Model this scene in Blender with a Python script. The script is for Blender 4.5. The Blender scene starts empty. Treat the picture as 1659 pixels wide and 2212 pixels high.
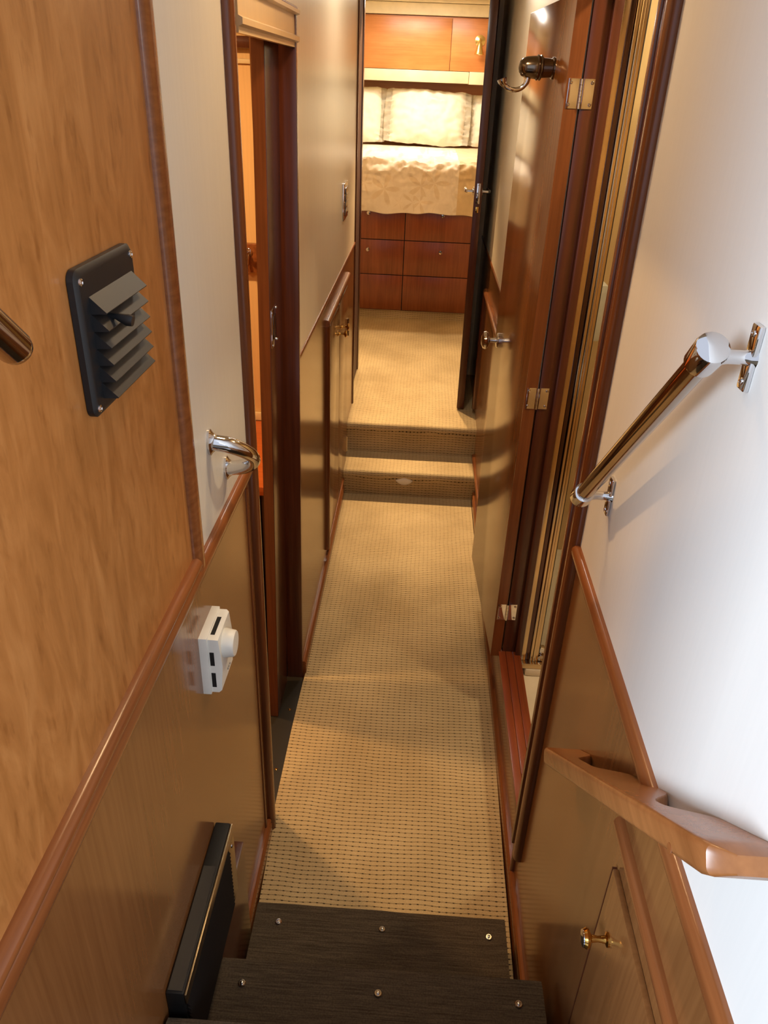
import bpy, bmesh, math, random
from mathutils import Matrix, Vector, noise
random.seed(4)
sc = bpy.context.scene
COL = sc.collection
PI = math.pi
XL, XR = -0.375, 0.37          # faces of the two corridor walls
WORLD = {}                     # object name -> world origin

# ------------------------------------------------------------------ materials
def new_mat(name):
    m = bpy.data.materials.new(name); m.use_nodes = True
    nt = m.node_tree
    b = nt.nodes['Principled BSDF']
    return m, nt, b

def N(nt, t, **kw):
    n = nt.nodes.new(t)
    for k, v in kw.items():
        setattr(n, k, v)
    return n

def L(nt, a, b): nt.links.new(a, b)

def lin(c):
    return tuple(((x/255)/12.92 if x/255 <= .04045 else (((x/255)+.055)/1.055)**2.4) for x in c) + (1,)

def pos(nt, scale=(1, 1, 1)):
    g = N(nt, 'ShaderNodeNewGeometry')
    m = N(nt, 'ShaderNodeMapping'); m.inputs['Scale'].default_value = scale
    L(nt, g.outputs['Position'], m.inputs['Vector'])
    return m.outputs['Vector']

def ramp(nt, fac, stops):
    r = N(nt, 'ShaderNodeValToRGB')
    e = r.color_ramp.elements
    while len(e) < len(stops): e.new(.5)
    for i, (p, c) in enumerate(stops):
        e[i].position = p; e[i].color = c
    L(nt, fac, r.inputs['Fac'])
    return r.outputs['Color']

def noise_n(nt, vec, scale, detail=4, rough=.55, dist=0):
    n = N(nt, 'ShaderNodeTexNoise')
    n.inputs['Scale'].default_value = scale; n.inputs['Detail'].default_value = detail
    n.inputs['Roughness'].default_value = rough; n.inputs['Distortion'].default_value = dist
    L(nt, vec, n.inputs['Vector'])
    return n.outputs['Fac']

def mixc(nt, a, b, fac, mode='MIX'):
    m = N(nt, 'ShaderNodeMix', data_type='RGBA', blend_type=mode)
    if isinstance(fac, (int, float)): m.inputs['Factor'].default_value = fac
    else: L(nt, fac, m.inputs['Factor'])
    for s, v in (('A', a), ('B', b)):
        sock = [i for i in m.inputs if i.name == s and i.type == 'RGBA'][0]
        if isinstance(v, tuple): sock.default_value = v
        else: L(nt, v, sock)
    return [o for o in m.outputs if o.type == 'RGBA'][0]

def bump(nt, b, h, strength, dist=.002):
    n = N(nt, 'ShaderNodeBump'); n.inputs['Strength'].default_value = strength
    n.inputs['Distance'].default_value = dist
    L(nt, h, n.inputs['Height']); L(nt, n.outputs['Normal'], b.inputs['Normal'])

def wood(name, dark, light, axis='z', rough=.22, fig=.35, spec=.5, coat=.0, gb=.0):
    m, nt, b = new_mat(name)
    st = {'z': (40, 40, 1.6), 'y': (40, 1.6, 40), 'x': (1.6, 40, 40)}[axis]
    sf = {'z': (5, 5, 1.2), 'y': (5, 1.2, 5), 'x': (1.2, 5, 5)}[axis]
    g = noise_n(nt, pos(nt, st), 2.2, 5, .55, .1)
    f = noise_n(nt, pos(nt, sf), 2.0, 4, .55, .35)
    c1 = ramp(nt, g, [(.25, lin(dark)), (.75, lin(light))])
    c2 = ramp(nt, f, [(.3, lin(dark)), (.72, lin(light))])
    c = mixc(nt, c1, c2, fig)
    L(nt, c, b.inputs['Base Color'])
    b.inputs['Roughness'].default_value = rough
    b.inputs['Specular IOR Level'].default_value = spec
    b.inputs['Coat Weight'].default_value = coat
    b.inputs['Coat Roughness'].default_value = .08
    if gb: bump(nt, b, noise_n(nt, pos(nt, (st[0]*3, st[1]*3, st[2])), 2, 3), gb, .0006)
    return m

def honey(name):
    m, nt, b = new_mat(name)
    g = noise_n(nt, pos(nt, (30, 30, 2.2)), 2.2, 6, .6, .5)
    f = noise_n(nt, pos(nt, (9, 9, 3.2)), 2.0, 6, .62, 1.4)
    c = ramp(nt, f, [(.28, lin((134, 82, 36))), (.5, lin((164, 106, 54))), (.72, lin((190, 132, 76)))])
    c = mixc(nt, c, ramp(nt, g, [(.3, lin((150, 94, 44))), (.7, lin((186, 126, 70)))]), .4)
    sp = noise_n(nt, pos(nt, (26, 26, 9)), 2.2, 3)
    c = mixc(nt, c, ramp(nt, sp, [(.28, (.72, .66, .58, 1)), (.42, (1, 1, 1, 1))]), .8, 'MULTIPLY')
    L(nt, c, b.inputs['Base Color']); b.inputs['Roughness'].default_value = .32
    return m

def plain(name, c, rough=.5, metal=0, spec=.5, bumpy=0, bs=200, sheen=0):
    m, nt, b = new_mat(name)
    n = noise_n(nt, pos(nt), 9, 3)
    d = tuple(x*.93 for x in c)
    L(nt, ramp(nt, n, [(.3, lin(d)), (.7, lin(c))]), b.inputs['Base Color'])
    b.inputs['Roughness'].default_value = rough; b.inputs['Metallic'].default_value = metal
    b.inputs['Specular IOR Level'].default_value = spec
    if sheen: b.inputs['Sheen Weight'].default_value = sheen
    if bumpy: bump(nt, b, noise_n(nt, pos(nt), bs, 3), bumpy)
    return m

def wallcover(name, c, rough=.3, spec=.5, streak=.12, var=.96):
    m, nt, b = new_mat(name)
    n = noise_n(nt, pos(nt, (60, 60, 2.0)), 2.2, 5, .6, .3)
    d = tuple(x*var for x in c)
    L(nt, ramp(nt, n, [(.3, lin(d)), (.7, lin(c))]), b.inputs['Base Color'])
    b.inputs['Roughness'].default_value = rough
    b.inputs['Specular IOR Level'].default_value = spec
    bump(nt, b, noise_n(nt, pos(nt, (90, 90, 5)), 3.5, 4), streak, .0015)
    return m

def carpet_mat(name):
    """looped woven pile: rows of loops with dark pin holes between them"""
    m, nt, b = new_mat(name)
    g = N(nt, 'ShaderNodeNewGeometry')
    wob = N(nt, 'ShaderNodeTexNoise'); wob.inputs['Scale'].default_value = 5; wob.inputs['Detail'].default_value = 3
    L(nt, g.outputs['Position'], wob.inputs['Vector'])
    wv = N(nt, 'ShaderNodeVectorMath', operation='MULTIPLY_ADD')
    wv.inputs[1].default_value = (.016, .016, .016)
    L(nt, wob.outputs['Color'], wv.inputs[0]); L(nt, g.outputs['Position'], wv.inputs[2])
    s = N(nt, 'ShaderNodeSeparateXYZ'); L(nt, wv.outputs[0], s.inputs[0])
    def M(op, a, bb=None, c=None):
        n = N(nt, 'ShaderNodeMath', operation=op)
        for i, v in enumerate((a, bb, c)):
            if v is None: continue
            if isinstance(v, (int, float)): n.inputs[i].default_value = v
            else: L(nt, v, n.inputs[i])
        return n.outputs[0]
    yz = M('ADD', s.outputs['Y'], s.outputs['Z'])
    PX, PY = .0205, .0150
    fy = M('FRACT', M('DIVIDE', yz, PY))
    fx = M('FRACT', M('DIVIDE', s.outputs['X'], PX))
    dy = M('ABSOLUTE', M('SUBTRACT', fy, .5))        # .5 at row seam
    dx = M('ABSOLUTE', M('SUBTRACT', fx, .5))
    seam = M('SMOOTH_MAX', M('MULTIPLY', M('SUBTRACT', dy, .37), 7.7), 0, .1)     # 0..1 at row seam
    col = M('SMOOTH_MAX', M('MULTIPLY', M('SUBTRACT', dx, .31), 6.0), 0, .1)
    hole = M('MULTIPLY', seam, col)
    fz = N(nt, 'ShaderNodeTexNoise'); fz.inputs['Scale'].default_value = 420; fz.inputs['Detail'].default_value = 2
    L(nt, g.outputs['Position'], fz.inputs['Vector'])
    bl = N(nt, 'ShaderNodeTexNoise'); bl.inputs['Scale'].default_value = 3.0; bl.inputs['Detail'].default_value = 4
    L(nt, g.outputs['Position'], bl.inputs['Vector'])
    irr = N(nt, 'ShaderNodeTexNoise'); irr.inputs['Scale'].default_value = 60; irr.inputs['Detail'].default_value = 1
    L(nt, g.outputs['Position'], irr.inputs['Vector'])
    base = ramp(nt, bl.outputs['Fac'], [(.3, lin((188, 164, 122))), (.7, lin((214, 190, 146)))])
    base = mixc(nt, base, ramp(nt, fz.outputs['Fac'], [(.35, (.72, .7, .66, 1)), (.65, (1, 1, 1, 1))]), .8, 'MULTIPLY')
    dark = M('MINIMUM', M('ADD', M('MULTIPLY', hole, M('MULTIPLY_ADD', irr.outputs['Fac'], 1.6, .5)), M('MULTIPLY', seam, M('MULTIPLY', irr.outputs['Fac'], .95))), 1)
    c = mixc(nt, base, lin((46, 36, 26)), dark)
    L(nt, c, b.inputs['Base Color'])
    b.inputs['Roughness'].default_value = .95; b.inputs['Specular IOR Level'].default_value = .1
    h = M('SUBTRACT', M('MULTIPLY', fz.outputs['Fac'], .25), M('ADD', M('MULTIPLY', seam, .5), hole))
    bump(nt, b, h, .7, .004)
    return m

def dark_carpet():
    m, nt, b = new_mat('charcoal_step_carpet')
    n = noise_n(nt, pos(nt, (6, 150, 150)), 2, 6, .65)
    f = noise_n(nt, pos(nt), 260, 2)
    c = ramp(nt, n, [(.3, lin((64, 55, 44))), (.72, lin((104, 92, 76)))])
    c = mixc(nt, c, ramp(nt, f, [(.3, (.55, .55, .55, 1)), (.7, (1, 1, 1, 1))]), .8, 'MULTIPLY')
    L(nt, c, b.inputs['Base Color'])
    b.inputs['Roughness'].default_value = .95; b.inputs['Specular IOR Level'].default_value = .1
    bump(nt, b, mixc(nt, n, f, .5), .6, .004)
    return m

def fabric_leaf():
    """ivory bedspread with a tone on tone leaf weave"""
    m, nt, b = new_mat('ivory_bedspread_fabric')
    v = N(nt, 'ShaderNodeTexVoronoi', feature='F1'); v.inputs['Scale'].default_value = 5.4
    wv = pos(nt, (1, .3, 1)); L(nt, wv, v.inputs['Vector'])
    # radiating petals about each cell centre
    sub = N(nt, 'ShaderNodeVectorMath', operation='SUBTRACT')
    L(nt, wv, sub.inputs[0])
    scl = N(nt, 'ShaderNodeVectorMath', operation='MULTIPLY'); scl.inputs[1].default_value = (1, 1, 1)
    L(nt, v.outputs['Position'], scl.inputs[0]); L(nt, scl.outputs[0], sub.inputs[1])
    s = N(nt, 'ShaderNodeSeparateXYZ'); L(nt, sub.outputs[0], s.inputs[0])
    at = N(nt, 'ShaderNodeMath', operation='ARCTAN2'); L(nt, s.outputs['X'], at.inputs[0]); L(nt, s.outputs['Z'], at.inputs[1])
    sn = N(nt, 'ShaderNodeMath', operation='SINE')
    mu = N(nt, 'ShaderNodeMath', operation='MULTIPLY'); mu.inputs[1].default_value = 5; L(nt, at.outputs[0], mu.inputs[0]); L(nt, mu.outputs[0], sn.inputs[0])
    ab = N(nt, 'ShaderNodeMath', operation='MULTIPLY_ADD'); ab.inputs[1].default_value = .06; ab.inputs[2].default_value = .07; L(nt, sn.outputs[0], ab.inputs[0])
    ln = N(nt, 'ShaderNodeVectorMath', operation='LENGTH'); L(nt, sub.outputs[0], ln.inputs[0])
    lt = N(nt, 'ShaderNodeMath', operation='SUBTRACT'); L(nt, ab.outputs[0], lt.inputs[0]); L(nt, ln.outputs['Value'], lt.inputs[1])
    msk = ramp(nt, lt.outputs[0], [(0, (0, 0, 0, 1)), (.02, (1, 1, 1, 1))])
    c = mixc(nt, lin((236, 224, 206)), lin((225, 209, 184)), msk)
    c = mixc(nt, c, ramp(nt, noise_n(nt, pos(nt), 30, 3), [(.3, (.9, .88, .85, 1)), (.7, (1, 1, 1, 1))]), .6, 'MULTIPLY')
    L(nt, c, b.inputs['Base Color'])
    b.inputs['Roughness'].default_value = .6; b.inputs['Sheen Weight'].default_value = .3
    bump(nt, b, noise_n(nt, pos(nt), 45, 4), .35, .004)
    return m

M_ = {}
M_['veneer']   = wood('cherry_veneer', (112, 70, 36), (138, 92, 52), 'z', .17, .3)
M_['panel']    = honey('honey_cherry_panel')
M_['trim_z']   = wood('stained_trim_upright', (88, 46, 22), (126, 72, 38), 'z', .2, .3)
M_['trim_y']   = wood('stained_trim_lengthwise', (106, 58, 28), (148, 90, 50), 'y', .22, .3)
M_['darkwood'] = wood('dark_mahogany_jamb', (62, 30, 18), (92, 48, 28), 'z', .22, .3)
M_['jambdull'] = wood('dull_mahogany_panel', (58, 28, 16), (86, 44, 26), 'z', .6, .3)
M_['sill']     = wood('red_mahogany_sill', (100, 46, 24), (134, 66, 36), 'y', .25, .3)
M_['doorface'] = wood('cherry_door_face', (104, 58, 26), (148, 94, 48), 'z', .15, .4)
M_['drawer']   = wood('reddish_drawer_front', (98, 46, 20), (134, 70, 34), 'z', .25, .5)
M_['maple']    = wood('amber_cupboard_veneer', (182, 110, 52), (218, 148, 84), 'x', .3, .6)
M_['rail']     = wood('varnished_grab_rail', (122, 72, 36), (166, 108, 62), 'y', .25, .5)
M_['counter']  = wood('orange_counter_veneer', (176, 84, 34), (208, 112, 52), 'x', .3, .4)
M_['vinyl']    = wallcover('cream_wall_vinyl', (214, 209, 198), .42, .4, .05, .98)
M_['silk']     = wallcover('warm_lit_cream_vinyl', (238, 222, 192), .3, .5, .2)  # same cream wallcovering, with the warm light tinted into its colour
M_['paint']    = wallcover('white_wall_vinyl', (224, 222, 218), .6, .25, .006, .99)
M_['header']   = wallcover('tan_header_vinyl', (206, 178, 132), .3, .5, .08)
M_['carpet']   = carpet_mat('beige_loop_carpet')
M_['steps']    = dark_carpet()
M_['chrome']   = plain('polished_chrome', (225, 225, 228), .06, 1)
M_['nickel']   = plain('dark_antique_nickel', (128, 116, 104), .18, 1)
M_['steel']    = plain('polished_steel_tube', (190, 178, 166), .1, 1)
M_['brass']    = plain('polished_brass', (224, 176, 92), .12, 1)
M_['gold']     = plain('satin_gold_aluminium', (208, 184, 146), .16, 1)
M_['black']    = plain('black_moulded_plastic', (20, 21, 24), .45, 0, .5)
M_['blackdull']= plain('dull_black_metal', (17, 17, 17), .5, 0, .3, .15, 40)
M_['rubber']   = plain('black_rubber', (10, 10, 10), .6)
M_['white']    = plain('white_abs_plastic', (236, 234, 224), .35)
M_['cream']    = plain('cream_padded_vinyl', (232, 216, 176), .5)
M_['shadow']   = plain('dark_slot_interior', (18, 15, 13), .8)
M_['grey']     = plain('grey_print', (130, 130, 130), .6)
M_['pillow']   = plain('ivory_pillow_fabric', (238, 226, 200), .65, 0, .3, .3, 40, .3)
M_['spread']   = fabric_leaf()
M_['spread_border'] = plain('tan_bedspread_border', (220, 196, 154), .6, 0, .3, .3, 60, .3)
M_['cabinwall']= wallcover('amber_cabin_vinyl', (224, 190, 138), .5, .3, .05)
M_['pan']      = plain('white_shower_pan', (236, 226, 204), .3)
M_['ceil']     = plain('cream_headliner', (232, 222, 200), .6)
M_['thresh']   = plain('dark_brown_threshold', (40, 34, 24), .4, 0, .5)
M_['silver']   = plain('brushed_silver_face', (150, 138, 116), .3, 1)
def glass():
    m, nt, b = new_mat('clear_shower_glass')
    b.inputs['Base Color'].default_value = (.9, .95, .92, 1)
    b.inputs['Transmission Weight'].default_value = 1; b.inputs['Roughness'].default_value = .02; b.inputs['IOR'].default_value = 1.45
    return m
M_['glass'] = glass()
M_['bronze'] = plain('dark_bronze_strip', (96, 76, 72), .14, 1)
M_['lens'] = plain('pale_step_light_cover', (232, 226, 214), .25)
M_['crystal'] = plain('pale_gold_lamp_metal', (240, 214, 140), .25, 1)
def lit(name, c, s):
    m, nt, b = new_mat(name)
    b.inputs['Base Color'].default_value = c; b.inputs['Emission Color'].default_value = c
    b.inputs['Emission Strength'].default_value = s
    return m
M_['lampglow'] = lit('frosted_lamp_glass', (1, .82, .5, 1), 3)

# ------------------------------------------------------------------ mesh builder
class MB:
    def __init__(s): s.bm = bmesh.new()
    def box(s, x0, x1, y0, y1, z0, z1, bev=0, seg=2):
        r = bmesh.ops.create_cube(s.bm, size=1)
        vs = r['verts']
        for v in vs:
            v.co = Vector(((x0+x1)/2 + v.co.x*(x1-x0), (y0+y1)/2 + v.co.y*(y1-y0), (z0+z1)/2 + v.co.z*(z1-z0)))
        if bev:
            es = list({e for v in vs for e in v.link_edges})
            bmesh.ops.bevel(s.bm, geom=es, offset=bev, segments=seg, affect='EDGES', profile=.6)
        return s
    def prism(s, pts, fn, a0, a1):
        """polygon pts (u,v) swept from a0 to a1; fn(u,v,a)->xyz"""
        n = len(pts)
        A = [s.bm.verts.new(fn(u, v, a0)) for u, v in pts]
        B = [s.bm.verts.new(fn(u, v, a1)) for u, v in pts]
        for i in range(n):
            j = (i+1) % n
            s.bm.faces.new((A[i], A[j], B[j], B[i]))
        s.bm.faces.new(A[::-1]); s.bm.faces.new(B)
        return s
    def loft(s, rings, closed=True, cap=True):
        R = [[s.bm.verts.new(p) for p in r] for r in rings]
        n = len(R[0])
        for a, b in zip(R, R[1:]):
            for i in range(n if closed else n-1):
                j = (i+1) % n
                s.bm.faces.new((a[i], a[j], b[j], b[i]))
        if cap and closed:
            s.bm.faces.new(R[0][::-1]); s.bm.faces.new(R[-1])
        return s
    def tube(s, path, r, seg=14, flat=None):
        path = [Vector(p) for p in path]
        rr = r if isinstance(r, (list, tuple)) else [r]*len(path)
        rings = []; up = None
        for i, p in enumerate(path):
            t = (path[min(i+1, len(path)-1)] - path[max(i-1, 0)]).normalized()
            if up is None:
                up = Vector((0, 0, 1)) if abs(t.z) < .9 else Vector((0, 1, 0))
            u = (up - t*up.dot(t)).normalized(); w = t.cross(u)
            k = flat if flat else 1
            rings.append([p + u*(rr[i]*math.cos(2*PI*j/seg))*1 + w*(rr[i]*k*math.sin(2*PI*j/seg)) for j in range(seg)])
            up = u
        return s.loft(rings)
    def lathe(s, prof, origin, axis, seg=24):
        """prof: list of (dist along axis, radius)"""
        o = Vector(origin); a = Vector(axis).normalized()
        u = a.orthogonal().normalized(); w = a.cross(u)
        rings = [[o + a*d + (u*math.cos(2*PI*j/seg) + w*math.sin(2*PI*j/seg))*max(r, 1e-4) for j in range(seg)] for d, r in prof]
        return s.loft(rings)
    def xform(s, m):
        bmesh.ops.transform(s.bm, matrix=m, verts=s.bm.verts); return s
    def fn(s, f):
        for v in s.bm.verts: v.co = Vector(f(*v.co))
        return s

def origin_of(o): return WORLD[o.name]

def obj(name, mb, mat, parent=None, smooth=True, label=None):
    bm = mb.bm
    bmesh.ops.recalc_face_normals(bm, faces=bm.faces)
    xs = [v.co for v in bm.verts]
    if parent: org = origin_of(parent)
    else:
        org = Vector(((min(v.x for v in xs)+max(v.x for v in xs))/2, (min(v.y for v in xs)+max(v.y for v in xs))/2, min(v.z for v in xs)))
    bmesh.ops.translate(bm, vec=-org, verts=bm.verts)
    me = bpy.data.meshes.new(name); bm.to_mesh(me); bm.free()
    me.materials.append(mat)
    if smooth:
        for p in me.polygons: p.use_smooth = True
        try: me.set_sharp_from_angle(angle=math.radians(38))
        except Exception: pass
    o = bpy.data.objects.new(name, me); COL.objects.link(o)
    if parent: o.parent = parent
    else: o.location = org
    WORLD[o.name] = org.copy()
    if label: o['label'] = label
    return o

def tag(o, label, cat, group=None, kind=None):
    o['label'] = label; o['category'] = cat
    if group: o['group'] = group
    if kind: o['kind'] = kind
    return o

def thing(name, loc, label, cat, group=None, kind=None):
    o = bpy.data.objects.new(name, None); COL.objects.link(o)
    o.empty_display_size = .05
    o.location = loc; WORLD[o.name] = Vector(loc)
    return tag(o, label, cat, group, kind)

def struct(name, mb, mat, label=None, smooth=True):
    o = obj(name, mb, mat, None, smooth); o['kind'] = 'structure'
    if label: o['label'] = label
    return o

def half_round(w, d, n=7):
    """profile across w (u: -w/2..w/2) rising d (v)"""
    return [(-w/2, 0)] + [(-w/2*math.cos(PI*i/n), d*(.35+.65*math.sin(PI*i/n))) for i in range(n+1)] + [(w/2, 0)]

# mouldings on a wall at X=x; s = +1 rises toward +X, -1 toward -X
def mould_y(mb, x, s, zc, w, d, y0, y1):      # runs along Y
    return mb.prism(half_round(w, d), lambda u, v, a: (x + s*v, a, zc + u), y0, y1)
def mould_z(mb, x, s, yc, w, d, z0, z1):      # runs along Z
    return mb.prism(half_round(w, d), lambda u, v, a: (x + s*v, yc + u, a), z0, z1)

def screw_head(mb, p, axis, r):
    mb.lathe([(0, r), (r*.35, r*.95), (r*.5, r*.6), (r*.3, r*.4), (r*.3, 0)], p, axis, 14)
    return mb

# ------------------------------------------------------------------ setting: floors
YB = 5.03                      # bulkhead with the stateroom door
ZL = .33                       # stateroom floor level
bm = MB()
edge = [(1.10, -.352), (1.35, -.358), (1.5, -.362), (1.62, -.372), (1.75, -.372), (2.0, -.372), (2.25, -.368), (2.4, -.362), (3.0, -.362), (3.95, -.362)]
redge = [(1.10, .35), (1.5, .352), (2.0, .358), (2.6, .358), (3.2, .355), (3.95, .355)]
pts = edge + redge[::-1]
bm.prism([(x, y) for y, x in pts], lambda u, v, a: (u, v, a), -.05, 0)
struct('floor', bm, M_['carpet'], 'beige looped carpet running down the middle of the passage')
struct('floor', MB().box(-.372, .366, -.8, 3.86, -.14, -.055), M_['darkwood'])
# stateroom floor
struct('floor', MB().box(-1.6, 1.4, YB+.05, 8.6, ZL-.06, ZL), M_['carpet'], 'beige looped carpet of the stateroom in front of the bed')
# the two carpeted steps up
def soft_step(name, y0, y1, z0, z1, r, label):
    pr = [(y0, z0)] + [(y0 + .004 - .01*math.sin(PI*i/8)*0 + 0, z0 + (z1-r-z0)*1) for i in range(1)]
    arc = [(y0 + r - r*math.cos(PI/2*i/6), z1 - r + r*math.sin(PI/2*i/6)) for i in range(7)]
    pr = [(y0+.012, z0), (y0+.012, z1-.05), (y0, z1-r-.012)] + arc + [(y1, z1), (y1, z0)]
    mb = MB()
    rings = []
    for i in range(25):
        x = XL + (XR-XL)*i/24
        rings.append([(x, y, z) for y, z in pr])
    mb.loft(rings)
    return obj(name, mb, M_['carpet'])
s1 = soft_step('carpeted_step', 3.83, 4.12, -.06, .15, .022, '')
tag(s1, 'lower beige carpeted step with the oval light in its riser', 'step', 'carpeted steps up to the stateroom')
struct('floor', MB().box(-.40, XL, 4.40, YB+.05, ZL-.1, ZL), M_['carpet'])
s2 = soft_step('carpeted_step', 4.085, YB+.05, .149, ZL, .022, '')
tag(s2, 'upper beige carpeted step forming the landing outside the stateroom', 'step', 'carpeted steps up to the stateroom')

# ------------------------------------------------------------------ setting: left wall
yc0, yj = 1.64, 2.29           # pocket doorway
T = .03
def wl(mat, y0, y1, z0, z1, label=None, x=XL, t=T):
    return struct('wall_left', MB().box(x-t, x, y0, y1, z0, z1), mat, label)
CZ = 1.262
wl(M_['vinyl'], 1.13, yc0, CZ, 2.62, 'cream vinyl wall panel above the left rail beside the pocket door')
wl(M_['veneer'], .2, yc0, -.14, CZ, 'cherry veneer wainscot low on the left, behind the thermostat')
wl(M_['silk'], yj, 4.40, CZ, 2.62, 'cream vinyl wall panel tinted with warm light beyond the pocket door on the left')
wl(M_['veneer'], yj, 4.40, -.14, CZ, 'glossy cherry wainscot beyond the pocket door on the left')
wl(M_['silk'], yc0, yj, 2.2, 2.62)
wl(M_['jambdull'], 4.40, YB, ZL-.02, 2.62, None, -.40)
# big honey coloured panel near the camera
wl(M_['panel'], .30, 1.115, CZ+.02, 2.9, 'large honey coloured wood panel on the left carrying the black vent', XL+.004, .034)
mb = MB(); mould_z(mb, XL, 1, 1.137, .05, .016, CZ+.012, 2.62)
struct('trim_1', mb, M_['trim_y'], 'upright wood moulding between the honey panel and the cream wall')
mb = MB(); mould_y(mb, XL, 1, CZ+.002, .036, .016, .3, 1.585)
struct('trim_2', mb, M_['trim_y'], 'long wood cap rail on the left wall beside the stairs')
mb = MB(); mould_y(mb, XL, 1, CZ+.034, .024, .02, .3, 1.115)
struct('trim_3', mb, M_['trim_y'], 'second wood rail under the honey panel on the left')
mb = MB(); mould_y(mb, XL, 1, CZ+.004, .02, .006, yj+.012, 4.385)
struct('trim_4', mb, M_['trim_y'])
# door casing (near side)
mb = MB(); mould_z(mb, XL, 1, 1.597, .036, .02, -.06, 2.3)
mb.box(XL-.002, XL+.008, 1.612, 1.646, -.06, 2.13, .003)
mb.box(XL-.06, XL, yc0-.004, yc0+.004, -.06, 2.13)
struct('trim_5', mb, M_['trim_z'], 'wood casing up the near side of the pocket door opening')
mb = MB(); mould_z(mb, XL, 1, 1.548, .014, .004, -.06, CZ-.04)
struct('trim_6', mb, M_['trim_z'])
# far jamb, leaning slightly like the rest of the wall
def lean(k): return lambda x, y, z: (x + k*(z-.3), y, z)
mb = MB().box(-.43, -.371, yj-.001, yj+.022, -.055, 2.2, .002).fn(lean(.009))
struct('trim_7', mb, M_['darkwood'], 'dark wood jamb on the far side of the pocket door opening')
# header over the pocket door
mb = MB()
prof = [(0, 2.118), (.012, 2.118), (.012, 2.128), (.02, 2.132), (.02, 2.142), (.012, 2.146), (.012, 2.188), (.022, 2.192), (.022, 2.20), (.0, 2.206)]
mb.prism([(a, b) for a, b in prof], lambda u, v, a: (XL + .006 + u, a, v), yc0-.01, yj+.03)
mb.box(XL-.10, XL+.006, yc0, yj, 2.16, 2.2)
struct('trim_8', mb, M_['header'], 'tan moulded header over the pocket door')
mb = MB(); mould_y(mb, XL+.012, 1, 2.2, .018, .012, yc0-.01, yj+.02)
struct('trim_9', mb, M_['trim_y'])
# far end of the wall
mb = MB(); mould_z(mb, XL-.004, 1, 4.40, .036, .012, ZL, 2.62)
struct('trim_10', mb, M_['darkwood'], 'dark upright moulding ending the left wall at the landing')
# baseboards
def baseboard(name, x, s, y0, y1, lab=None):
    pr = [(0, 0-.055), (.013, -.055), (.013, .038), (.009, .042), (.012, .047), (.012, .053), (.007, .058), (0, .058)]
    mb = MB().prism(pr, lambda u, v, a: (x + s*u, a, v), y0, y1)
    return struct(name, mb, M_['trim_y'], lab)
baseboard('baseboard_left', XL, 1, yj+.022, 3.83, 'wood baseboard along the left wall beyond the pocket door')
baseboard('baseboard_left', XL, 1, 1.22, 1.575)
# threshold of pocket door
struct('trim_11', MB().box(-.62, -.371, yc0+.004, yj-.001, -.07, -.004), M_['thresh'], 'dark threshold strip in the pocket door opening')
for yy in (1.825, 2.11):
    mb = screw_head(MB(), (-.395, yy, -.004), (0, 0, 1), .005)
    o = obj('threshold_screw', mb, M_['brass'])
    tag(o, 'tiny bright screw head in the dark threshold, %s' % ('nearer the stairs' if yy < 2 else 'nearer the far jamb'), 'screw', 'screws in the dark threshold')

# ------------------------------------------------------------------ setting: right wall
yr0, yr1 = 1.49, 2.19
def wr(mat, y0, y1, z0, z1, label=None, x=XR, t=T):
    return struct('wall_right', MB().box(x, x+t, y0, y1, z0, z1), mat, label)
RZ = 1.192
wr(M_['paint'], .2, yr0, RZ, 2.9, 'white wall on the right behind the steel handrail')
wr(M_['veneer'], .2, yr0, -.14, RZ, 'cherry veneer wainscot low on the right beside the stairs')
wr(M_['silk'], yr1+.02, YB, RZ+.03, 2.62, 'cream vinyl wall panel tinted with warm light on the right beyond the open door')
wr(M_['veneer'], yr1+.02, YB, -.14, RZ+.03, 'glossy cherry wainscot on the right beyond the open door')
wr(M_['veneer'], yr0, yr1+.02, -.14, .25, 'cherry veneer kick panel under the raised bathroom sill')
wr(M_['silk'], yr0, yr1+.02, 2.262, 2.62)
mb = MB(); mould_y(mb, XR, -1, RZ, .034, .016, .2, 1.438)
struct('trim_12', mb, M_['trim_y'], 'wood cap rail on the right wall under the white wall')
mb = MB(); mould_y(mb, XR, -1, RZ+.034, .02, .006, yr1+.03, YB)
struct('trim_13', mb, M_['trim_y'])
mb = MB(); mould_z(mb, XR, -1, 1.42, .04, .02, .172, 2.7)
mb.box(XR-.014, XR+.004, 1.432, 1.462, .172, 2.6, .004)
mb.box(XR-.02, XR-.002, 1.458, 1.478, .172, 2.6, .005)
mb.box(XR-.006, XR+.05, 1.476, 1.492, .262, 2.6, .002)
struct('trim_14', mb, M_['trim_z'], 'wood casing up the near side of the bathroom doorway')
mb = MB(); mould_z(mb, XR, -1, 1.462, .016, .012, -.055, .172)
struct('trim_15', mb, M_['trim_z'])
baseboard('baseboard_right', XR, -1, 1.1, 3.83, 'wood baseboard along the right wall')
# bathroom sill, three boards
mb = MB()
for a, b in ((XR-.012, XR+.013), (XR+.0138, XR+.039), (XR+.0398, XR+.066)):
    mb.box(a, b, yr0-.0, yr1+.02, .232, .27, .0015)
struct('trim_16', mb, M_['sill'], 'raised red mahogany sill of the bathroom doorway')
# far jamb with stop
mb = MB(); mb.box(XR+.002, XR+.046, yr1, yr1+.04, .27, 2.3, .002)
mb.box(XR+.046, XR+.070, yr1-.018, yr1+.04, .262, 2.3, .003)
struct('trim_17', mb, M_['darkwood'], 'dark wood door jamb with stop behind the open bathroom door')

struct('floor', MB().box(-3.2, 3.2, -4.2, .2, .74, .84), M_['steps'])
# ceilings (above the frame, they shape the light)
struct('ceiling', MB().box(-.62, .62, .95, YB+.05, 2.62, 2.68), M_['ceil'])
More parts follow.
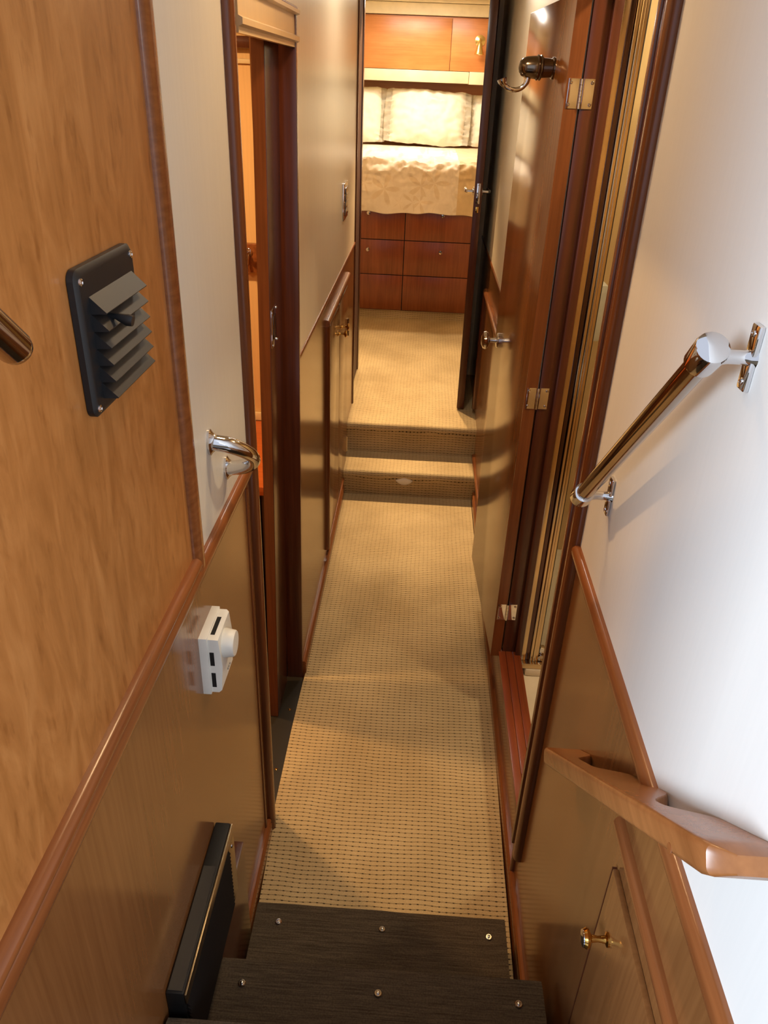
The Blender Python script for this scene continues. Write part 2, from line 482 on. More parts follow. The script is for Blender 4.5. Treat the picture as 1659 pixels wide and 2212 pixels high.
# stateroom shell
BZ = 2.70
struct('ceiling', MB().box(-1.7, 1.5, YB+.05, 8.6, BZ, BZ+.05), M_['ceil'])
struct('wall_back', MB().box(-1.7, 1.5, 8.3, 8.35, ZL, BZ), M_['maple'], 'amber wood wall at the head of the bed')
struct('wall_left', MB().box(-1.65, -1.6, YB+.05, 8.3, ZL, BZ), M_['silk'])
struct('wall_right', MB().box(1.4, 1.45, YB+.05, 8.3, ZL, BZ), M_['silk'])
mb = MB(); mb.box(-1.6, -.405, YB, YB+.05, ZL, BZ); mb.box(.325, 1.4, YB, YB+.05, ZL, BZ); mb.box(-.405, .325, YB, YB+.05, 2.50, BZ)
struct('wall_front', mb, M_['silk'], 'bulkhead around the stateroom doorway')
mb = MB(); mb.box(-.415, -.393, YB-.012, YB+.06, ZL, 2.50, .003); mb.box(.305, .345, YB-.004, YB+.06, ZL, 2.50, .003)
struct('trim_18', mb, M_['darkwood'], 'dark jambs of the stateroom doorway')
# ------------------------------------------------------------------ left cabin shell
struct('floor', MB().box(-.64, -.38, .36, 3.04, -.10, -.071), M_['thresh'])
struct('floor', MB().box(-2.3, -.62, .4, 3.0, -.06, -.005), M_['carpet'])
struct('wall_back', MB().box(-2.3, -.44, 3.0, 3.04, -.06, 2.4), M_['cabinwall'], 'amber lit wall inside the left cabin')
struct('wall_left', MB().box(-2.34, -2.3, .4, 3.0, -.06, 2.4), M_['cabinwall'])
struct('wall_front', MB().box(-2.3, -.44, .36, .4, -.06, 2.4), M_['cabinwall'])
struct('ceiling', MB().box(-2.34, -.41, .36, 3.04, 2.4, 2.44), M_['ceil'])
struct('wall_right', MB().box(-.475, -.458, 2.285, 3.0, -.06, 2.4), M_['veneer'])
struct('wall_right', MB().box(-.46, -.44, .4, yc0, -.06, 2.4), M_['veneer'])
mb = MB().box(-2.3, -.477, 2.955, 3.0, 2.13, 2.165, .003)
struct('trim_19', mb, M_['darkwood'])
mb = MB().box(-2.3, -.477, 2.985, 3.0, 2.085, 2.10, .004)
struct('trim_20', mb, M_['cream'])
# ------------------------------------------------------------------ bathroom shell
struct('floor', MB().box(XR+.066, 1.7, 1.0, 3.1, .12, .16), M_['pan'])
struct('wall_back', MB().box(XR+.03, 1.7, 3.1, 3.14, .12, 2.62), M_['cabinwall'])
struct('wall_right', MB().box(1.7, 1.74, 1.0, 3.1, .12, 2.62), M_['cabinwall'])
struct('wall_front', MB().box(XR+.03, 1.7, .96, 1.0, .12, 2.62), M_['cabinwall'])
struct('ceiling', MB().box(XR+.03, 1.74, .96, 3.14, 2.62, 2.66), M_['ceil'])

# ------------------------------------------------------------------ near stairs with snap-on treads
def stair(y1, z, depth, xs, label, n):
    x0, x1 = xs
    t = thing('stair_step', ((x0+x1)/2, y1-depth/2, z-.25), label, 'step', 'charcoal carpeted steps down into the passage')
    mb = MB()
    pr = [(y1-.03, z-.26), (y1-.03, z-.06), (y1-.002, z-.045), (y1, z-.02), (y1-.006, z-.006), (y1-.02, z)]
    pr += [(y1-depth, z), (y1-depth, z-.26)]
    k = 30
    rings = []
    for i in range(k+1):
        x = x0 + (x1-x0)*i/k
        rings.append([(x, y + (.003*noise.noise((x*9, n*3, zz*20)) if y > y1-.05 else 0), zz + (.0015*noise.noise((x*14, y*9, n)) if zz > z-.03 else 0)) for y, zz in pr])
    mb.loft(rings)
    obj('tread_carpet', mb, M_['steps'], t)
    for x in (-.283, -.003, .283):
        sn = MB().lathe([(0, .0085), (.003, .0085), (.0042, .0072), (.0042, .0055), (.003, .005), (.003, .0035), (.0062, .003), (.0068, .0018), (.0068, 0)], (x*(x1-x0)/.68, y1-.062, z), (0, 0, 1), 20)
        obj('snap_fastener', sn, M_['chrome'], t)
    return t
stair(1.275, .115, .288, (-.340, .322), 'charcoal step lying directly on the beige carpet, lowest of the near stairs', 1)
stair(.985, .35, .258, (-.360, .352), 'charcoal step second from the beige carpet', 2)
stair(.725, .61, .34, (-.368, .352), 'charcoal step at the bottom edge of the photo, third from the beige carpet', 3)
# skirting beside the steps on the left
struct('trim_21', MB().box(XL, XL+.024, .4, 1.215, -.05, .425, .003), M_['darkwood'], 'dark skirting below the vent box on the left of the stairs')

# ------------------------------------------------------------------ vent box beside the stairs
t = thing('air_return_box', (XL+.02, .85, .425), 'long shallow black box with a grille face on the left wall beside the stairs', 'vent')
mb = MB().box(XL+.001, XL+.034, .735, 1.092, .425, .648, .004)
obj('housing', mb, M_['blackdull'], t)
mb = MB()
mb.box(XL+.034, XL+.038, .735, 1.092, .618, .646, .001); mb.box(XL+.034, XL+.038, 1.05, 1.092, .427, .618, .001)
obj('face_frame', mb, M_['silver'], t)
mb = MB()
for i in range(15):
    z = .435 + i*.0122
    mb.prism([(0, z), (.006, z-.004), (.007, z-.002), (.001, z+.006)], lambda u, v, a: (XL+.034+u, a, v), .74, 1.05)
obj('louvers', mb, M_['blackdull'], t)
obj('screw', screw_head(MB(), (XL+.038, 1.072, .60), (1, 0, 0), .005), M_['steel'], t)
for (a, b) in ((.985, .99), (.80, .805)):
    pass
mb = MB().box(XL+.004, XL+.03, .74, .985, .648, .6495)
obj('top_plate', mb, M_['black'], t)

# ------------------------------------------------------------------ louvred vent on the honey panel
xv = XL+.005
t = thing('louvered_vent', (xv, .885, 1.70), 'black plastic louvred vent on the honey wood panel', 'vent')
def rrect(y0, y1, z0, z1, r, n=5):
    out = []
    for cx, cz, a in ((y1-r, z1-r, 0), (y0+r, z1-r, PI/2), (y0+r, z0+r, PI), (y1-r, z0+r, 3*PI/2)):
        for i in range(n+1):
            th = a + PI/2*i/n
            out.append((cx + r*math.cos(th), cz + r*math.sin(th)))
    return out
vy0, vy1, vz0, vz1 = .797, .972, 1.700, 1.866
mb = MB(); rings = []
for d, g in ((0, 0), (.007, 0), (.0105, .004), (.011, .008)):
    rings.append([(xv+d, y, z) for y, z in rrect(vy0+g, vy1-g, vz0+g, vz1-g, .013)])
mb.loft(rings); obj('frame', mb, M_['black'], t)
mb = MB()
for i in range(6):
    za = 1.835 - i*.0195
    mb.prism([(0, za), (.0185, za-.0178), (.018, za-.0190), (0, za-.0200)], lambda u, v, a: (xv+.010+u, a, v), .822, .957)
obj('louvers', mb, M_['black'], t, False)
mb = MB().tube([(xv+.012, .852, 1.806), (xv+.026, .852, 1.806), (xv+.040, .850, 1.803), (xv+.046, .850, 1.802)], [.0035, .0035, .007, .0062], 12)
obj('slider_knob', mb, M_['black'], t)
for y, z in ((.807, 1.853), (.961, 1.853), (.807, 1.711), (.961, 1.711)):
    obj('screw', screw_head(MB(), (xv+.0105, y, z), (1, 0, 0), .0045), M_['chrome'], t)

# ------------------------------------------------------------------ thermostat
t = thing('thermostat', (XL, 1.16, 1.0), 'small white dial thermostat on the left wainscot', 'thermostat')
ty0, ty1, tz0, tz1 = 1.107, 1.212, .998, 1.134
obj('back_plate', MB().box(XL-.002, XL+.016, ty0, ty1, tz0, tz1, .002), M_['white'], t)
mb = MB(); rings = []
for d, g in ((.016, .004), (.03, .004), (.034, .007)):
    rings.append([(XL+d + (.006*math.sin(PI*(z-tz0)/(tz1-tz0)) if d > .03 else 0), y, z) for y, z in
                  [(ty0+g, tz0+g+.006*0), (ty0+g, (tz0+tz1)/2), (ty0+g, tz1-g), ((ty0+ty1)/2, tz1-g), (ty1-g, tz1-g), (ty1-g, (tz0+tz1)/2), (ty1-g, tz0+g), ((ty0+ty1)/2, tz0+g)]])
mb.loft(rings); obj('cover', mb, M_['white'], t)
for bx in ((ty0+.0035, ty0+.006, 1.015, 1.05), (ty0+.0035, ty0+.006, 1.068, 1.10), (ty0+.02, ty1-.03, tz1-.0055, tz1-.0035)):
    obj('cooling_slot', MB().box(XL+.018, XL+.0262, *bx), M_['shadow'], t, label='dark cooling slot')
mb = MB().lathe([(0, .028), (.004, .029), (.022, .026), (.0245, .024), (.025, 0)], (XL+.034, 1.152, 1.092), (1, 0, 0), 36)
obj('dial', mb, M_['white'], t)
mb = MB()
for i in range(3): mb.box(XL+.0385, XL+.0400, 1.15+i*.008, 1.154+i*.008, 1.026, 1.0285)
obj('printed_mark', mb, M_['grey'], t)

# ------------------------------------------------------------------ chrome grab handle left
t = thing('grab_bar', (XL, 1.33, 1.34), 'short chrome grab handle on the cream wall left of the pocket door', 'handle')
f1, f2 = Vector((XL, 1.284, 1.455)), Vector((XL, 1.388, 1.352))
for f in (f1, f2):
    mb = MB().lathe([(0, .026), (.004, .026), (.008, .020), (.016, .014), (.02, .012)], (0, 0, 0), (1, 0, 0), 24)
    mb.fn(lambda x, y, z: (x, y*.62, z)).xform(Matrix.Translation(f))
    obj('flange', mb, M_['chrome'], t)
path = []
for i in range(21):
    a = i/20
    p = f1.lerp(f2, a); h = .062*min(1, math.sin(PI*a)**.55 if 0 < a < 1 else 0)
    path.append((XL + .008 + h, p.y, p.z))
mb = MB().tube(path, [.0125+.003*abs(math.cos(PI*i/20)) for i in range(21)], 16)
obj('bar', mb, M_['chrome'], t)

# ------------------------------------------------------------------ steel handrails
def steel_rail(p0, p1, xwall, sgn, label, plain_end=False):
    p0, p1 = Vector(p0), Vector(p1); d = (p1-p0).normalized()
    t = thing('handrail', (p0.x, (p0.y+p1.y)/2, p0.z-.1), label, 'handrail')
    obj('tube', MB().tube([p0, p0.lerp(p1, .5), p1], .0145, 24), M_['steel'], t)
    for p, s in ((p0, -1), (p1, 1)):
        if plain_end and s < 0:
            obj('end_cap', MB().lathe([(0, .0145), (.005, .0135), (.009, .010), (.011, .005), (.0115, 0)], p, d*s, 24), M_['steel'], t)
            continue
        e = p + d*s*.004
        mb = MB().lathe([(-.034, .0165), (-.033, .0185), (0.0, .0195), (.004, .0185), (.007, .013), (.008, 0)], e, d*s, 28)
        obj('end_cap', mb, M_['chrome'], t)
        w = Vector((xwall, e.y, e.z)); c = e - d*s*.016
        w.y, w.z = c.y, c.z
        mb = MB().tube([c, c.lerp(w, .45), c.lerp(w, .8), w], [.013, .008, .008, .013], 14)
        for q in (-1, 1):
            mb.box(min(w.x, w.x-sgn*.007), max(w.x, w.x-sgn*.007), w.y-.011, w.y+.011, w.z+q*.02-.017, w.z+q*.02+.017, .003)
        obj('bracket', mb, M_['chrome'], t)
        for q in (-1, 1): obj('bracket_screw', screw_head(MB(), (w.x-sgn*.007, w.y, w.z+q*.027), (-sgn, 0, 0), .004), M_['chrome'], t)
steel_rail((.318, 1.262, 1.397), (.318, .828, 1.808), XR, 1, 'polished steel handrail sloping up the white right wall')
steel_rail((-.318, .575, 1.857), (-.318, .36, 2.055), XL+.004, -1, 'end of a steel handrail at the left edge on the honey panel', True)

# ------------------------------------------------------------------ wooden grab rail right
t = thing('grab_rail', (.33, .8, .9), 'varnished wood grab rail with finger slots on the right wainscot', 'handrail')
P = [(1.125, .893), (1.0, .997), (.778, 1.183), (.62, 1.315), (.53, 1.392), (.47, 1.444)]
S = 60
def path_at(a):
    y = 1.125 + (.478-1.125)*a
    z = .893 - (y-1.125)*.846
    return y, z
feet = [(.0, .13), (.44, .62), (.84, 1.0)]
def back(a):
    w = 0
    for f0, f1_ in feet:
        c = (f0+f1_)/2; h = (f1_-f0)/2
        if a <= f0: d = (f0-a)
        elif a >= f1_: d = (a-f1_)
        else: d = 0
        w = max(w, max(0, 1 - d/.10))
    w = w*w*(3-2*w)
    return .330 + (XR-.330)*w
rings = []
dirn = Vector((0, .763, -.646)); up = Vector((0, .646, .763))
for i in range(S+1):
    a = i/S
    y, z = path_at(a); xb = back(a)
    e = min(a, 1-a)/.03
    k = 1 if e >= 1 else (.55+.45*math.sin(e*PI/2))
    xf = .298 + (0 if a < .97 else ((a-.97)/.03)**2*.02) + (0 if a > .03 else (.03-a)/.03*.014)
    hh = .0165*k
    r = .008
    cs = []
    for cx, cz, aa in ((xb-.002, hh-r, 0), (xf+r, hh-r, PI/2), (xf+r, -hh+r, PI), (xb-.002, -hh+r, 3*PI/2)):
        for j in range(5):
            th = aa + PI/2*j/4
            rx = .002 if cx > .32 else r
            cs.append((cx + rx*math.cos(th), cz + r*math.sin(th)))
    c = Vector((0, y, z-.014))
    rings.append([(u, c.y + up.y*v, c.z + up.z*v) for u, v in cs])
obj('rail', MB().loft(rings), M_['rail'], t)
mb = MB().lathe([(0, .006), (.0012, .006), (.0014, 0)], (.2985, .55, 1.352), (-1, 0, 0), 16)
obj('screw_plug', mb, M_['trim_y'], t)

# ------------------------------------------------------------------ cabinet knob helper
def knob(mb, p, axis, k=1.0):
    mb.lathe([(0, .011*k), (.003*k, .011*k), (.005*k, .006*k), (.016*k, .0045*k), (.026*k, .006*k), (.03*k, .014*k), (.034*k, .0155*k), (.038*k, .013*k), (.039*k, 0)], p, axis, 26)
    return mb
# near right cabinet
t = thing('wall_locker', (XR, .6, .3), 'built-in locker under the wood grab rail, with a mushroom knob', 'cabinet')
mb = MB(); mould_y(mb, XR, -1, 1.035, .03, .014, .25, .842); obj('top_moulding', mb, M_['trim_y'], t)
d = obj('door', MB().box(XR-.010, XR, .25, .808, .28, .968, .003), M_['veneer'], t)
obj('edge_groove', MB().box(XR-.0103, XR-.002, .8084, .8108, .28, .968), M_['darkwood'], t)
kb = obj('knob', knob(MB(), (XR-.010, .752, .868), (-1, 0, 0), 1.05), M_['brass'], d)
obj('knob_cap', MB().lathe([(0, .0135), (.0012, .013), (.0022, .009), (.0024, 0)], (XR-.010-.0405, .752, .868), (-1, 0, 0), 24), M_['chrome'], d, label='polished silver knob cap')

# ------------------------------------------------------------------ cupboard left far
def hinge_bits(mb, x, s, y, z, h=.05):
    mb.tube([(x+s*.004, y, z-h/2), (x+s*.004, y, z+h/2)], .004, 10)
    mb.box(x-.001, x+.002, y-.012, y+.012, z-h/2, z+h/2)
    return mb
t = thing('wall_cupboard', (XL, 3.55, .06), 'two door cupboard in the left wainscot before the carpeted steps', 'cupboard')
mb = MB(); mould_y(mb, XL, 1, 1.182, .028, .018, 3.075, 3.99); obj('top_moulding', mb, M_['trim_y'], t)
mb = MB(); mould_z(mb, XL, 1, 3.085, .036, .018, .10, 1.17); obj('side_moulding', mb, M_['trim_z'], t)
mb = MB(); mould_y(mb, XL, 1, .09, .014, .012, 3.12, 3.99); obj('bottom_moulding', mb, M_['trim_y'], t)
for y0, y1, ky in ((3.135, 3.555, 3.50), (3.560, 3.965, 3.615)):
    d = obj('door', MB().box(XL, XL+.006, y0, y1, .105, 1.135, .002), M_['veneer'], t)
    obj('knob', knob(MB(), (XL+.006, ky, 1.02), (1, 0, 0), 1.1), M_['brass'], d)
    hy = y0 if y0 < 3.3 else y1
    for z in (.25, .92):
        obj('hinge', hinge_bits(MB(), XL+.006, 1, hy, z, .09), M_['steel'], d)
# mirror-image cupboard on the right
t = thing('wall_cupboard', (XR, 3.9, .1), 'cupboard in the right wainscot behind the open bathroom door', 'cupboard')
mb = MB(); mould_y(mb, XR, -1, 1.06, .03, .022, 3.30, 4.30); obj('top_moulding', mb, M_['trim_y'], t)
mb = MB(); mould_z(mb, XR, -1, 4.34, .05, .02, .36, 1.045); obj('side_moulding', mb, M_['darkwood'], t)
mb = MB(); mould_y(mb, XR, -1, .17, .03, .016, 3.35, 4.06); obj('bottom_moulding', mb, M_['trim_y'], t)
obj('door', MB().box(XR-.006, XR, 3.34, 3.82, .19, 1.02, .002), M_['veneer'], t)

# ------------------------------------------------------------------ switch plate left far wall
t = thing('switch_panel', (XL, 3.79, 1.48), 'chrome rimmed switch panel on the warm-tinted left wall', 'switch')
obj('plate', MB().box(XL, XL+.008, 3.70, 3.885, 1.482, 1.64, .003), M_['chrome'], t)
for i in range(4):
    z = 1.50 + i*.031
    obj('rocker', MB().box(XL+.008, XL+.013, 3.735, 3.86, z, z+.027, .003), M_['nickel'], t)

# ------------------------------------------------------------------ oval step light
t = thing('step_light', (-.027, 3.832, .08), 'oval nickel step light in the lower carpeted riser', 'light')
mb = MB(); rings = []
for d, k in ((0, 1), (.006, 1), (.011, .92), (.014, .74), (.016, .45), (.0165, .05)):
    rg = []
    for i in range(40):
        q = 2*PI*i/40
        rg.append((-.027 + .050*k*math.cos(q), 3.844-d, .100 + .027*k*(1-abs(math.cos(q))**2.3)*(1 if math.sin(q) >= 0 else -1)))
    rings.append(rg)
mb.loft(rings); obj('cover', mb, M_['lens'], t)

# ------------------------------------------------------------------ bathroom door, folded back along the right wall
ang = math.radians(3.3)
hx, hy = XR-.003, yr1
W, TH = .66, .036
Mdoor = Matrix.Translation((hx, hy, 0)) @ Matrix.Rotation(ang, 4, 'Z')
# local: leaf spans y 0..W, x -TH..0 ; x=-TH is the face seen from the passage
t = thing('door_1', (hx, hy, .25), 'glossy cherry bathroom door folded open along the right wall', 'door', None, 'structure')
def dl(name, mb, mat, parent=t, label=None, smooth=True): return obj(name, mb.xform(Mdoor), mat, parent, smooth, label)
dl('door_leaf', MB().box(-TH, 0, .0, W, .25, 2.25, .001), M_['doorface'])
dl('hinge_edge', MB().box(-TH-.0006, -.001, -.002, .0005, .2505, 2.2495), M_['trim_z'])
for z in (2.04, 1.239, .447):
    mb = MB(); h = .033
    mb.box(-TH+.005, -.004, -.0038, -.002, z-h, z+h, .0005)
    mb.box(.006, .034, -.0038, -.0015, z-h, z+h, .0005)
    for k in range(5):
        mb.tube([(.001, -.004, z-h+k*.0132), (.001, -.004, z-h+k*.0132+.0125)], .0042, 12)
    hg = dl('hinge', mb, M_['chrome'])
    for x in (-TH+.011, -.011, .013, .028):
        if x in (-.011, .013): continue
        for q in (-1, 1):
            dl('hinge_screw', screw_head(MB(), (x, -.0038, z+q*.024), (0, -1, 0), .0042), M_['steel'], hg)
# robe hook
zc = 2.096; yh = .185
hk = dl('robe_hook', MB().lathe([(0, .026), (.004, .026), (.006, .022), (.03, .024), (.034, .030), (.037, .030), (.039, .028), (.042, .030), (.045, .030), (.047, .027), (.05, .027), (.072, .025), (.084, .021), (.092, .012), (.094, 0)], (-TH, yh, zc), (-1, 0, 0), 32), M_['nickel'])
pth = []
for i in range(15):
    a = i/14
    th = -PI*.0 + a*PI*.9
    pth.append((-TH-.066-.052*(1-math.cos(th))*.5*1.35, yh, zc-.018-.038*math.sin(th)**.8 + .004*a))
mb = MB().tube(pth, [.008]*3+[.0065]*9+[.008, .012, .013], 14)
dl('hook_arm', mb, M_['chrome'], hk, 'bright chrome hook arm')
# knob
kn = dl('door_knob', MB().lathe([(0, .027), (.003, .027), (.006, .024), (.007, .009), (.03, .008), (.034, .02), (.04, .03), (.046, .033), (.054, .03), (.060, .018), (.062, 0)], (-TH, .595, 1.235), (-1, 0, 0), 30), M_['chrome'])

# ------------------------------------------------------------------ pocket door
t = thing('door_2', (-.44, 2.2, 0), 'sliding pocket door almost fully inside its pocket on the left', 'door', None, 'structure')
pd = lambda x, y, z: (x + .0165*(z-.9)-.002, y, z)
obj('door_leaf', MB().box(-.446, -.413, 2.072, 2.262, -.003, 2.16, .002).fn(pd), M_['darkwood'], t)
obj('edge_strip', MB().box(-.4445, -.4145, 2.070, 2.0725, -.002, 2.158).fn(pd), M_['trim_z'], t)
xl_ = -.413 + .0165*(1.44-.9) - .002
lp = obj('lock_plate', MB().box(xl_-.002, xl_+.003, 2.078, 2.16, 1.385, 1.49, .001), M_['chrome'], t)
obj('finger_pull', MB().box(xl_+.003, xl_+.0045, 2.10, 2.14, 1.405, 1.47, .001), M_['nickel'], lp)
for y, z in ((2.086, 1.392), (2.152, 1.392), (2.086, 1.483), (2.152, 1.483)):
    obj('screw', screw_head(MB(), (xl_+.003, y, z), (1, 0, 0), .004), M_['chrome'], lp)

# ------------------------------------------------------------------ stateroom door, standing open edge-on
t = thing('door_3', (.30, 5.0, ZL), 'stateroom door standing open edge-on at the landing', 'door', None, 'structure')
da = math.radians(0)
ds = lambda x, y, z: (x - .0045*(z-ZL) + .068*(y-4.37), y, z)
obj('door_leaf', MB().box(.262, .304, 4.37, 5.02, ZL+.012, 2.49, .002).fn(ds), M_['darkwood'], t)
xk = .283-.0045*(1.54-ZL)
lp = obj('latch_plate', MB().box(xk-.010, xk+.010, 4.367, 4.372, 1.50, 1.60, .001), M_['chrome'], t)
obj('latch_bolt', MB().box(xk-.006, xk+.006, 4.358, 4.368, 1.525, 1.548, .002), M_['steel'], lp)
for z in (1.508, 1.592): obj('screw', screw_head(MB(), (xk, 4.367, z), (0, -1, 0), .004), M_['steel'], lp)
obj('strike_plate', MB().box(xk-.008, xk+.008, 4.367, 4.372, 1.455, 1.485, .001), M_['brass'], t)
for s in (-1, 1):
    xb = xk + s*.021
    mb = MB().lathe([(0, .022), (.004, .022), (.007, .009), (.035, .008)], (xb, 4.43, 1.555), (s, 0, 0), 20)
    mb.tube([(xb+s*.034, 4.43, 1.555), (xb+s*.04, 4.44, 1.556), (xb+s*.041, 4.50, 1.556), (xb+s*.04, 4.54, 1.555)], [.009, .01, .009, .008], 14)
    obj('lever_handle', mb, M_['chrome'], t)

# ------------------------------------------------------------------ bed
YF = 6.32
t = thing('bed', (-.145, 7.3, ZL), 'built-in bed with six reddish drawer fronts, end on to the passage', 'bed')
BX0, BX1, XC = -.745, .455, -.145
obj('base', MB().box(BX0, BX1, YF+.02, 8.28, .408, 1.45), M_['drawer'], t)
obj('toe_kick', MB().box(BX0, BX1, YF+.045, YF+.06, ZL, .43), M_['carpet'], t, label='carpeted toe kick')
rows = [(.411, .688), (.694, .957), (.963, 1.235)]
for r, (z0, z1) in enumerate(rows):
    for c, (x0, x1) in enumerate(((BX0+.002, XC-.003), (XC+.003, BX1-.002))):
        d = obj('drawer', MB().box(x0, x1, YF, YF+.02, z0, z1, .0015), M_['drawer'], t)
        if r > 0:
            z = .886 if r == 1 else 1.158
            kx = -.432 if c == 0 else .144
            obj('knob', knob(MB(), (kx, YF, z), (0, -1, 0), 1.0), M_['steel'], d)
obj('seam_shadow', MB().box(BX0, BX1, YF+.012, YF+.0205, .405, 1.24), M_['shadow'], t)
obj('mattress', MB().box(BX0, BX1, YF+.04, 8.27, 1.45, 1.500, .02), M_['pillow'], t)

# bedspread: top, rounded edge and hanging front
mb = MB(); nx, nv = 150, 170
HF, RC = .285, .055                       # hanging length, corner radius
LT = 7.93 - YF
TOT = HF + RC*PI/2 + LT
def spread(u, v):
    x = BX0-.02 + (BX1-BX0+.04)*u
    t = v**1.25*TOT                       # distance from the hem
    ycorner = YF - .03
    n1 = noise.noise((x*5, t*5, 1.3)); n2 = noise.noise((x*13, t*15, 7.7)); n3 = noise.noise((x*30, t*34, 2.2))
    if t < HF:
        y, z, ny, nz = ycorner, 1.188 + t, -1, 0
    elif t < HF + RC*PI/2:
        th = (t-HF)/RC
        y, z = ycorner + RC - RC*math.cos(th), 1.188 + HF + RC*math.sin(th); ny, nz = -math.cos(th), math.sin(th)
    else:
        y, z, ny, nz = ycorner + RC + (t-HF-RC*PI/2), 1.188 + HF + RC, 0, 1
    k = t - HF
    bunch = math.exp(-((k-.03)/.11)**2)
    head = max(0, min(1, (TOT-t)/.5))
    hang = max(0, min(1, -k/.2))
    fold = .012*math.sin(x*15 + 2.5*n1)*hang + .012*n1*hang + .009*n2*hang
    puck = bunch*(.024*noise.noise((x*6, t*17, 4.1)) + .018*noise.noise((x*15, t*30, 9.4)) + .010*n3)
    d = .004 + fold + puck + (.014*n1 + .013*noise.noise((x*8, t*26, 5.5)) + .006*n3)*head*(1-.6*hang)
    d = max(d, -.012)
    z2 = z + nz*d + (0 if t > .06 else (.006*math.sin(x*9+1) + .004*math.sin(x*26))*(1-t/.06) - .02*(1-t/.06))
    return (x, y + ny*d, z2)
grid = [[mb.bm.verts.new(spread(i/nx, j/nv)) for i in range(nx+1)] for j in range(nv+1)]
for j in range(nv):
    for i in range(nx):
        mb.bm.faces.new((grid[j][i], grid[j][i+1], grid[j+1][i+1], grid[j+1][i]))
sp = obj('bedspread', mb, M_['spread'])
sp.data.materials.append(M_['spread_border'])
for p in sp.data.polygons:
    if p.center.x + WORLD[sp.name].x > .245: p.material_index = 1
md = sp.modifiers.new('thickness', 'SOLIDIFY'); md.thickness = .012; md.offset = -1
tag(sp, 'rumpled ivory bedspread with leaf pattern hanging over the drawers', 'bedspread')

# pillows leaning on the headboard
def pillow(cx, w, h, ybot, ztop_off, tilt, seed, label, rot=0):
    mb = MB(); n = 44; m = 34
    fl = .055
    def pt(i, j, side):
        u = -1 + 2*i/n; v = -1 + 2*j/m
        hw, hh = w/2, h/2
        x = u*hw*(1-.03*(v*v)); z = v*hh*(1-.04*(u*u))
        ui = min(1, abs(u)/(1-2*fl/w)); vi = min(1, abs(v)/(1-.02))
        th = .10*max(0, (1-ui**3))**.6*max(0, (1-vi**2.6))**.6
        wr = 1.3*noise.noise((u*6+seed, v*5, seed)); w2 = noise.noise((u*14+seed, v*9, seed*2)); 
        pucker = .008*math.sin(v*34+seed)*math.exp(-((abs(u)-(1-2*fl/w))/.07)**2)
        ruf = .014*math.sin(v*17+seed*3)*max(0, (abs(u)-(1-2*fl/w))/(2*fl/w))
        y = side*th + .018*wr*(1-ui*.5) + .007*w2 + pucker + ruf
        z += .012*noise.noise((u*3, seed, 5.5))*abs(v)
        return Vector((x, y if side < 0 else y, z))
    F = [[mb.bm.verts.new(pt(i, j, -1)) for i in range(n+1)] for j in range(m+1)]
    B = [[(F[j][i] if i in (0, n) or j in (0, m) else mb.bm.verts.new(pt(i, j, 1))) for i in range(n+1)] for j in range(m+1)]
    for j in range(m):
        for i in range(n):
            mb.bm.faces.new((F[j][i], F[j][i+1], F[j+1][i+1], F[j+1][i]))
            try: mb.bm.faces.new((B[j][i], B[j+1][i], B[j+1][i+1], B[j][i+1]))
            except ValueError: pass
    mb.xform(Matrix.Translation((cx, ybot, 1.549)) @ Matrix.Rotation(rot, 4, 'Y') @ Matrix.Rotation(-tilt, 4, 'X') @ Matrix.Translation((0, 0, h/2)))
    o = obj('pillow', mb, M_['pillow'])
    return tag(o, label, 'pillow', 'ivory shams on the bed')
pillow(-.03, .80, .495, 7.86, 0, math.radians(26), 1.0, 'wide ivory pillow sham in the middle of the bed head', .03)
pillow(-.80, .80, .505, 7.885, 0, math.radians(25), 5.3, 'ivory pillow sham cut off by the left door frame', .0)
pillow(.66, .62, .47, 7.95, 0, math.radians(24), 9.1, 'ivory pillow sham corner just left of the open stateroom door', -.02)

# overhead cupboards
t = thing('overhead_cupboard', (-.1, 8.1, 2.15), 'amber veneer cupboards above the bed head', 'cupboard')
obj('carcass', MB().box(-1.55, 1.38, 7.99, 8.28, 2.151, 2.56), M_['maple'], t)
for x0, x1 in ((-1.2, .148), (.153, 1.3)):
    obj('door', MB().box(x0, x1, 7.97, 7.99, 2.152, 2.55, .002), M_['maple'], t)
t = thing('light_valance', (-.1, 8.1, 2.05), 'cream padded valance below the amber cupboards', 'valance')
obj('pad', MB().box(-1.55, .327, 7.93, 8.28, 2.055, 2.148, .006), M_['cream'], t)
obj('end_pad', MB().box(.33, 1.38, 7.915, 8.28, 2.05, 2.15, .006), M_['cream'], t)
t = thing('ceiling_valance', (-.1, 8.1, 2.57), 'cream padded cornice above the amber cupboards', 'valance')
obj('pad', MB().box(-1.55, 1.38, 7.95, 8.28, 2.565, 2.655, .006), M_['cream'], t)
obj('top_band', MB().box(-1.55, 1.38, 7.90, 8.28, 2.658, 2.698, .006), M_['cream'], t)
# brass reading lamp on the right cupboard door
t = thing('reading_lamp', (.405, 7.95, 2.30), 'small pale gold reading lamp on the amber cupboard', 'lamp')
obj('back_plate', MB().lathe([(0, .045), (.008, .045), (.014, .03), (.02, .012)], (.405, 7.97, 2.39), (0, -1, 0), 24), M_['crystal'], t)
obj('arm', MB().tube([(.405, 7.955, 2.39), (.402, 7.92, 2.40), (.4, 7.90, 2.38), (.4, 7.895, 2.36)], .008, 12), M_['crystal'], t)
obj('lamp_shade', MB().lathe([(0, .016), (.02, .024), (.06, .034), (.085, .045), (.087, .04), (.06, .028)], (.4, 7.895, 2.37), (0, 0, -1), 24), M_['crystal'], t)
obj('bulb', MB().lathe([(0, .01), (.03, .02), (.05, .016), (.058, 0)], (.4, 7.895, 2.34), (0, 0, -1), 16), M_['lampglow'], t)

